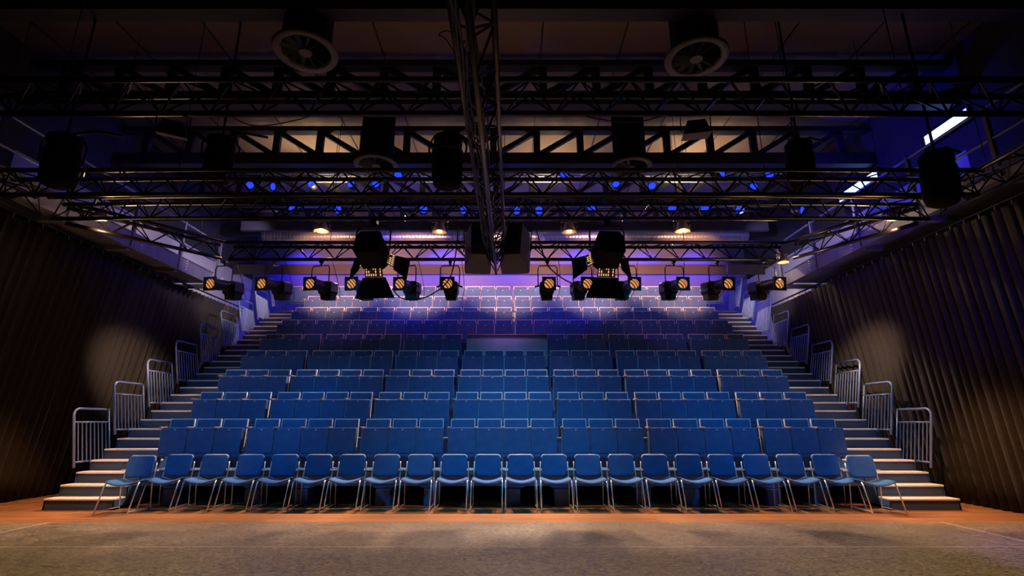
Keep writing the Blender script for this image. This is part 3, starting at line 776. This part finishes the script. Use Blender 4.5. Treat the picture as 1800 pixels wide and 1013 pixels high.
for i, (px, py) in enumerate(sorted(parpx)):
    o = A0 if af else tree(A0); af = False
    o.location = atY(px, py, 11.5 if py < 320 else 12.25 if py < 340 else 11.3); o.rotation_euler = (random.uniform(-.1, .35), 0, random.uniform(-.5, .5))
    o['label'] = 'small blue glowing par lamp behind the rig, %s from the left' % ORD[i+1]; o['group'] = 'blue par lamps behind the rig'
# narrow bright strip fittings under the third girder
sf = True
for i, (x0, x1, py) in enumerate(((455, 500, 299), (502, 565, 298), (574, 622, 298), (720, 760, 299), (928, 985, 299), (1020, 1074, 300), (1142, 1168, 299), (1262, 1320, 300), (1328, 1360, 300))):
    a = atY(x0, py, 12.68); b = atY(x1, py, 12.68)
    r = empty('strip_light', 'thin white strip light seen just below the lit girder, %s from the left' % ORD[i+1], 'strip light', (a+b)/2, group='strip lights below the girder')
    L = (b.x-a.x)/2
    MB().tube([(-L, 0, 0), (L, 0, 0)], .022, 8).build('tube_lamp', M['strip'], r); MB().box(-L, L, -.03, .05, .025, .06).build('fitting', M['steel'], r)

# ------------------------------------------------------------ catwalks
def catwalk(sgn, xf, xw, side):
    r = empty('catwalk', 'grey steel catwalk with guard posts above the %s curtain' % side, 'catwalk', (xf, 0, 4.70))
    o = sgn
    def bx(m, x0, x1, *a): m.box(min(x0, x1), max(x0, x1), *a)
    m = MB(); bx(m, 0, o*.05, 3.0, 12.5, 0, .31); bx(m, -o*.02, o*.10, 3.0, 12.5, -.012, .012); bx(m, -o*.02, o*.10, 3.0, 12.5, .30, .32); m.build('fascia', M['fascia'], r)
    m = MB(); bx(m, o*.05, xw-xf, 3.0, 12.5, .04, .09)
    for k in range(7): bx(m, o*.05, xw-xf, 3.6+k*1.5, 3.7+k*1.5, -.06, .04)
    m.build('deck', M['fascia'], r)
    for k in range(7):
        y = 3.65+k*1.5
        m = MB(); bx(m, -o*.03, o*.03, y-.03, y+.03, 0, 1.15); m.build('guard_post', M['fascia'], r)
        m = MB()
        for z in (.06, .13, .2, .26): m.box(-.012-o*.012, .012-o*.012, y+.25, y+.275, z, z+.022)
        m.build('bolts', M['plate'], r)
    for z in (.62, 1.12):
        MB().tube([(o*.0, 3.0, z), (o*.0, 12.5, z)], .022, 8).build('guard_rail', M['rail'], r, smooth=True)
catwalk(-1, -7.42, XL, 'left'); catwalk(1, 7.12, XR, 'right')

# ------------------------------------------------------------ beam, ribbed duct and valance before the back wall
b0 = atY(890, 389, 12.0).z; b1 = atY(890, 405, 12.0).z
tag(MB().box(-6.6, 6.6, 12.0, 12.12, b1, b0).build('steel_beam', mat('beam_blue_black', (0.03, 0.03, 0.05), .5, .3)), 'dark steel beam across the hall above the ribbed duct', 'beam')
zc_ = atY(890, 415, 13.4).z
dm = MB(); prof = []
i = 0; z = -6.7
while z < 6.7:
    prof.append((.17, z)); prof.append((.17, z+.07)); prof.append((.178, z+.08)); z += .09
dm.lathe(prof, 20, Matrix.Translation((0, 13.4, zc_)) @ Matrix.Rotation(PI/2, 4, 'Y'))
for xx in (-5, -1.7, 1.7, 5): dm.tube([(xx, 13.4, zc_+.17), (xx, 13.4, ZC-.002)], .01, 5)
tag(dm.build('ribbed_duct', M['duct']), 'long ribbed metal air duct lit blue, below the dark beam', 'duct')
v0 = atY(890, 465, 16.0).z; v1 = atY(890, 482, 16.0).z
tag(MB().box(XL+.001, XR-.001, 16.0, 16.06, v1, v0).build('valance_board', mat('valance', (.05, .035, .03), .6)), 'brown horizontal board above the top row of seats', 'board')
sm = MB().lathe([(.0, -.06), (.06, -.05), (.07, .0), (.05, .05), (0, .07)], 14).tube([(0, 0, .06), (0, 0, 6.98-atY(953, 420, 12.8).z)], .006, 5).build('smoke_detector', M['shell'], None, smooth=True)
sm.location = atY(953, 420, 12.8); tag(sm, 'small white sensor hanging before the ribbed duct', 'sensor')

# ------------------------------------------------------------ loose cables
def cable(pts, Y, label, r=.011):
    P = [atY(x, y, Y+dy) for x, y, dy in pts]
    # Catmull-Rom
    out = []
    Q = [P[0]]+P+[P[-1]]
    for i in range(1, len(Q)-2):
        for k in range(6):
            t = k/6; a, b_, c, d_ = Q[i-1], Q[i], Q[i+1], Q[i+2]
            out.append(.5*((2*b_)+(c-a)*t+(2*a-5*b_+4*c-d_)*t*t+(3*b_-a-3*c+d_)*t**3))
    out.append(P[-1])
    tag(MB().tube(out, r, 6).build('hanging_cable', M['cable'], smooth=True), label, 'cable')
cable([(690, 508, 0), (705, 524, 0), (730, 527, 0), (760, 517, 0), (790, 490, 0), (802, 440, 0), (806, 392, -.1)], 7.9, 'black cable looping from the left barn-door lamp up to the rig')
cable([(1040, 511, 0), (1010, 500, 0), (985, 487, 0), (962, 465, 0), (950, 430, 0), (940, 392, -.1)], 7.9, 'black cable looping from the right barn-door lamp up to the rig')
cable([(1010, 198, 0), (1040, 207, 0), (1085, 214, 0), (1130, 213, 0), (1180, 198, 0)], 4.63, 'thin cable sagging below the nearest truss on the right', .007)
cable([(395, 197, 0), (440, 220, 0), (500, 216, 0), (570, 197, 0)], 4.63, 'thin cable sagging below the nearest truss on the left', .006)
cable([(857, 200, 0), (790, 78, 0), (772, 62, 0), (785, 54, 0), (800, 62, 0)], 4.2, 'cable loop beside the near end of the centre truss', .006)
